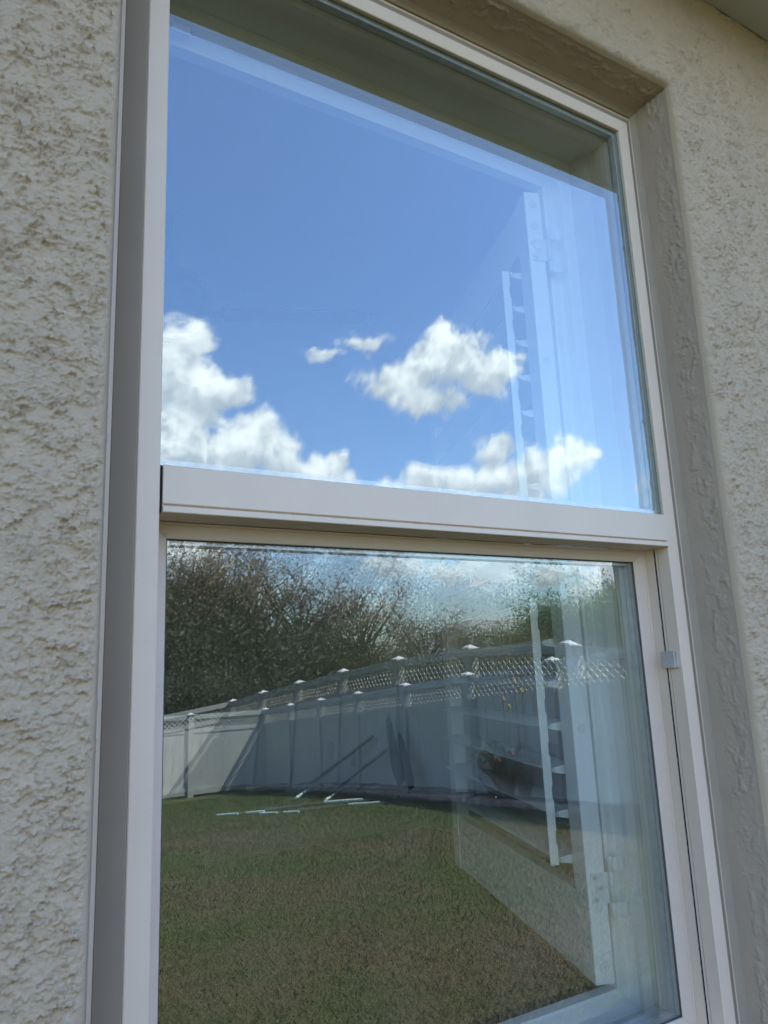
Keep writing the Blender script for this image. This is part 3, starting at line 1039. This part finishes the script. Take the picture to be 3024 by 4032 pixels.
um = thing('folded_umbrella', 'closed dark garden umbrella with blue top leaning on the side fence', 'umbrella', (5.87, -8.57, float(gz(-8.57))))
tp_, bt_ = Vector((6.05, -9.15, -1.28)), Vector((5.87, -8.55, float(gz(-8.55))))
from_bm('canopy', tube(bmesh.new(), [tp_.lerp(bt_, .28), tp_.lerp(bt_, .33), tp_.lerp(bt_, .7), tp_.lerp(bt_, .86)], [.03, .055, .075, .05], 10), M['pole'], um, um)
from_bm('top_cover', tube(bmesh.new(), [tp_, tp_.lerp(bt_, .1), tp_.lerp(bt_, .28)], [.02, .045, .05], 10), M['bluecloth'], um, um)
from_bm('shaft', tube(bmesh.new(), [tp_.lerp(bt_, .84), bt_], [.016, .016], 8), M['pole'], um, um)
o = from_bm('wall_plaque', lathe(bmesh.new(), [(.11, 0), (.115, -.006), (.10, -.018), (.05, -.02)], 28, 'X', (6.36, -11.24, -1.86)), M['disc'])
tag(o, 'round grey plaque fixed to the side fence boards', 'plaque')
# mulch bed and edging stones along the side fence
vb = []
for k in range(60):
    t = k / 59
    y = -16.2 + t * 12.5
    c = C0 + dirR * ((y - C0.y) / dirR.y)
    for u in np.linspace(-.02, -.42, 6): vb.append((c.x + u, y, float(gz(y)) + .035 + .03 * random.random() - (.04 if u < -.6 else 0)))
mb = from_np('mulch_bed', np.array(vb), grid_faces(60, 6), M['mulch'], smooth=True)
mb['kind'] = 'structure'
stone_me = None
for k in range(46):
    y = -13.6 + k * .185
    c = C0 + dirR * ((y - C0.y) / dirR.y)
    if stone_me is None:
        bm = nbox(-.05, .05, -.082, .082, -.03, .05, bev=.014)
        for vv in bm.verts: vv.co += Vector((random.uniform(-.006, .006), random.uniform(-.008, .008), random.uniform(-.006, .006)))
        o = from_bm('edging_stone', bm, M['stone']); stone_me = o.data
    else:
        o = bpy.data.objects.new('edging_stone', stone_me); link(o)
    o.location = (c.x - .44 + random.uniform(-.02, .02), y, float(gz(y)) + .02 + random.uniform(-.012, .015))
    o.rotation_euler = (random.uniform(-.1, .1), random.uniform(-.12, .12), random.uniform(-.25, .25))
    o.scale = (random.uniform(.8, 1.15), random.uniform(.8, 1.05), random.uniform(.7, 1.2))
    tag(o, 'small tan edging stone in the row along the mulch bed', 'stone', 'edging stones along the mulch bed')
# bromeliad with flower stalks
pl = thing('bromeliad', 'reddish strap-leaved plant with two yellow-tipped stalks by the side fence', 'plant', (5.74, -6.35, float(gz(-6.35))))
for cx, cy in ((5.76, -6.50), (5.70, -6.20), (5.62, -6.36)):
    base = Vector((cx, cy, float(gz(cy)) + .03))
    for k in range(15):
        a = random.uniform(0, 2 * math.pi); Lf = random.uniform(.26, .46); hg_ = random.uniform(.45, .95)
        bm = bmesh.new(); prev = None
        for j in range(6):
            t = j / 5
            pos = base + Vector((math.cos(a) * Lf * t, math.sin(a) * Lf * t, hg_ * (t * 1.7 - 1.15 * t * t)))
            wv_ = .036 * (1 - t) ** .6 + .003
            s_ = Vector((-math.sin(a), math.cos(a), 0)) * wv_
            e_ = [bm.verts.new(pos - s_), bm.verts.new(pos + Vector((0, 0, -.006))), bm.verts.new(pos + s_)]
            if prev:
                bm.faces.new((prev[0], prev[1], e_[1], e_[0])); bm.faces.new((prev[1], prev[2], e_[2], e_[1]))
            prev = e_
        from_bm('leaf', bm, random.choice([M['leaf_red'], M['leaf_bright'], M['leaf_red']]), pl, pl)
for b0, t0 in (((5.72, -6.25, -1.86), (5.64, -6.10, -.70)), ((5.70, -6.20, -1.86), (5.64, -6.00, -.79))):
    b0, t0 = Vector(b0), Vector(t0)
    from_bm('flower_stalk', tube(bmesh.new(), [b0, b0.lerp(t0, .5) + Vector((.02, -.02, 0)), t0], [.007, .005, .004], 6), M['stalk'], pl, pl)
    from_bm('flower', lathe(bmesh.new(), [(.003, -.035), (.018, -.02), (.023, .0), (.015, .03), (.002, .045)], 8, 'Z', t0), M['petal'], pl, pl)

# ------------------------------------------------------------------ trees beyond the fence
def leaf_cloud(cent, n, spread, size):
    """n leaf quads scattered round each centre"""
    m_ = len(cent)
    idx = rng.integers(0, m_, n)
    off = rng.normal(0, 1, (n, 3)) * np.asarray(spread)[idx][:, None]
    c = np.asarray(cent)[idx] + off
    a = rng.normal(0, 1, (n, 3)); a /= np.linalg.norm(a, axis=1)[:, None]
    b = np.cross(a, rng.normal(0, 1, (n, 3))); b /= np.linalg.norm(b, axis=1)[:, None]
    s = size * rng.uniform(.55, 1.3, n)[:, None]
    q = np.stack([c - a * s, c + b * s * .45, c + a * s, c - b * s * .45], 1).reshape(-1, 3)
    return q, np.arange(n * 4).reshape(-1, 4)


def tree_proto(name, label, h, crown_r, base_h, nleaf, lsize, leafm, twiggy, seed, group):
    global rng
    rnd = random.Random(seed)
    rootT = thing(name, label, 'tree', (0, 0, 0), group)
    bm = bmesh.new()
    lean = Vector((rnd.uniform(-.2, .2), rnd.uniform(-.2, .2), 0))
    tp = [Vector((0, 0, -.1)), Vector((0, 0, h * .22)) + lean * .4, Vector((0, 0, h * .5)) + lean, Vector((0, 0, h * .8)) + lean * 1.3]
    tube(bm, tp, [h * .022, h * .017, h * .011, h * .004], 8)
    cents, spr = [], []
    nl = 26 if not twiggy else 34
    for k in range(nl):
        a = rnd.uniform(0, 2 * math.pi)
        hb = h * rnd.uniform(base_h, .75)
        rr = crown_r * rnd.uniform(.35, 1.0)
        top = hb + (h - hb) * rnd.uniform(.05, .95) * (1 - .35 * (rr / crown_r) ** 2)
        s0 = Vector((0, 0, hb * .8)) + lean * (hb / h)
        e0 = Vector((math.cos(a) * rr, math.sin(a) * rr, top))
        mid = s0.lerp(e0, .5) + Vector((rnd.uniform(-.3, .3), rnd.uniform(-.3, .3), rnd.uniform(-.1, .3)))
        tube(bm, [s0, mid, e0], [h * .008, h * .005, h * .0015], 5)
        for j in range(3 if not twiggy else 4):
            t2 = rnd.uniform(.4, 1.0)
            q0 = mid.lerp(e0, t2)
            q1 = q0 + Vector((rnd.uniform(-.8, .8), rnd.uniform(-.8, .8), rnd.uniform(-.1, .9))) * crown_r * .35
            tube(bm, [q0, q0.lerp(q1, .5) + Vector((0, 0, .04)), q1], [h * .0028, h * .002, h * .0008], 4)
            cents += [tuple(q0), tuple(q0.lerp(q1, .5)), tuple(q1)]
            spr += [crown_r * (.10 if twiggy else .16)] * 3
        cents.append(tuple(e0)); spr.append(crown_r * (.11 if twiggy else .17))
    from_bm('trunk', bm, M['bark'], rootT)
    v_, f_ = leaf_cloud(cents, nleaf, spr, lsize)
    o = from_np('crown', v_, f_, leafm, rootT)
    return rootT


P_BR = tree_proto('bare_tree', '', 6.3, 2.2, .20, 8000, .052, M['leaf_brown'], True, 3, 'thin brown trees beyond the fence')
P_GR = tree_proto('leafy_tree', '', 5.6, 2.4, .12, 20000, .060, M['leaf_green'], False, 5, 'green trees beyond the fence')
P_DK = tree_proto('dense_shrub', '', 3.9, 2.3, .03, 18000, .070, M['leaf_dark'], False, 9, 'dark shrubs behind the back fence')
P_BT = tree_proto('leafy_tree', '', 6.2, 2.6, .12, 20000, .080, M['leaf_bright'], False, 11, 'far bright green trees')
used = {}
ORD = ['first', 'second', 'third', 'fourth', 'fifth', 'sixth', 'seventh', 'eighth', 'ninth', 'tenth', 'eleventh', 'twelfth', 'thirteenth', 'fourteenth', 'fifteenth', 'sixteenth', 'seventeenth', 'eighteenth', 'nineteenth', 'twentieth']
KIND = {'br': (P_BR, '%s thin brown twiggy tree from the left behind the back fence'), 'gr': (P_GR, '%s rounded green tree from the left beyond the fence'),
        'dk': (P_DK, '%s dense dark shrub from the left close behind the back fence'), 'bt': (P_BT, '%s far bright green tree from the left beyond the side fence')}


def place(kind, x, y, s, rz, zb=None):
    proto, lab = KIND[kind]
    k = used.get(kind, 0)
    used[kind] = k + 1
    if k == 0:
        o = proto
    else:
        o = proto.copy(); link(o)
        for c_ in proto.children:
            d_ = c_.copy(); link(d_, o)
    o['label'] = lab % ORD[k]
    o.location = (x, y, float(gz(y)) if zb is None else zb)
    o.rotation_euler = (0, 0, rz)
    o.scale = (s, s, s * (1 + .10 * math.sin(x * 3.1 + y)))


tr = random.Random(21)
for k in range(9):                                   # low dark growth right behind the back fence
    place('dk', -4.5 + k * 1.6 + tr.uniform(-.4, .4), -19.2 + tr.uniform(-.6, .6), (.95 - .035 * k) * tr.uniform(.92, 1.08), tr.uniform(0, 6.28))
for k in range(8):                                   # twiggy row behind it
    place('br', -4 + k * 2.05 + tr.uniform(-.5, .5), -22.3 + tr.uniform(-.9, .9), tr.uniform(.98, 1.12), tr.uniform(0, 6.28))
for x, y, s_ in ((11.9, -20.6, .92), (13.2, -19.0, .74), (14.0, -17.4, .56), (15.9, -18.2, .54)): place('br', x, y, s_, tr.uniform(0, 6.28))
for k in range(9):                                   # taller dark growth filling between them
    place('dk', -3.6 + k * 1.7 + tr.uniform(-.5, .5), -21.2 + tr.uniform(-.5, .5), (1.24 - .025 * k) * tr.uniform(.9, 1.08), tr.uniform(0, 6.28))
for k in range(5):
    place('gr', -3 + k * 3.0 + tr.uniform(-.6, .6), -25.5 + tr.uniform(-.9, .9), tr.uniform(.85, 1.0), tr.uniform(0, 6.28))
for x, y, s_ in ((11.0, -17.5, .62), (12.6, -16.6, .56), (14.6, -15.6, .52), (16.6, -15.2, .52)): place('gr', x, y, s_, tr.uniform(0, 6.28))
for x, y, s_ in ((19, -22, .72), (21.5, -20.5, .76), (23, -22.5, .9), (22, -17.5, .78), (20.5, -14.5, .74), (24, -13.5, .86), (26, -18, 1.0)): place('bt', x, y, s_, tr.uniform(0, 6.28))

# far neighbour house, its pale roof just showing between the trees
nh = thing('neighbour_house', 'low far house with a pale grey hipped roof beyond the trees', 'house', (27, -31, -3.1))
from_bm('wall', nbox(21, 33, -36, -27, -3.1, -.35), M['housewall'], nh, nh)
bm = bmesh.new()
b_ = [bm.verts.new(q) for q in ((20.4, -36.6, -.36), (33.6, -36.6, -.36), (33.6, -26.4, -.36), (20.4, -26.4, -.36), (24.5, -31.5, 2.0), (29.5, -31.5, 2.0))]
for f in ((0, 3, 2, 1), (0, 1, 5, 4), (1, 2, 5), (2, 3, 4, 5), (3, 0, 4)): bm.faces.new([b_[i] for i in f])
from_bm('roof', bm, M['houseroof'], nh, nh)
for x in (23, 26.5, 30):
    from_bm('window', nbox(x, x + 1.3, -26.99, -26.95, -2.1, -.8), M['gasket'], nh, nh)
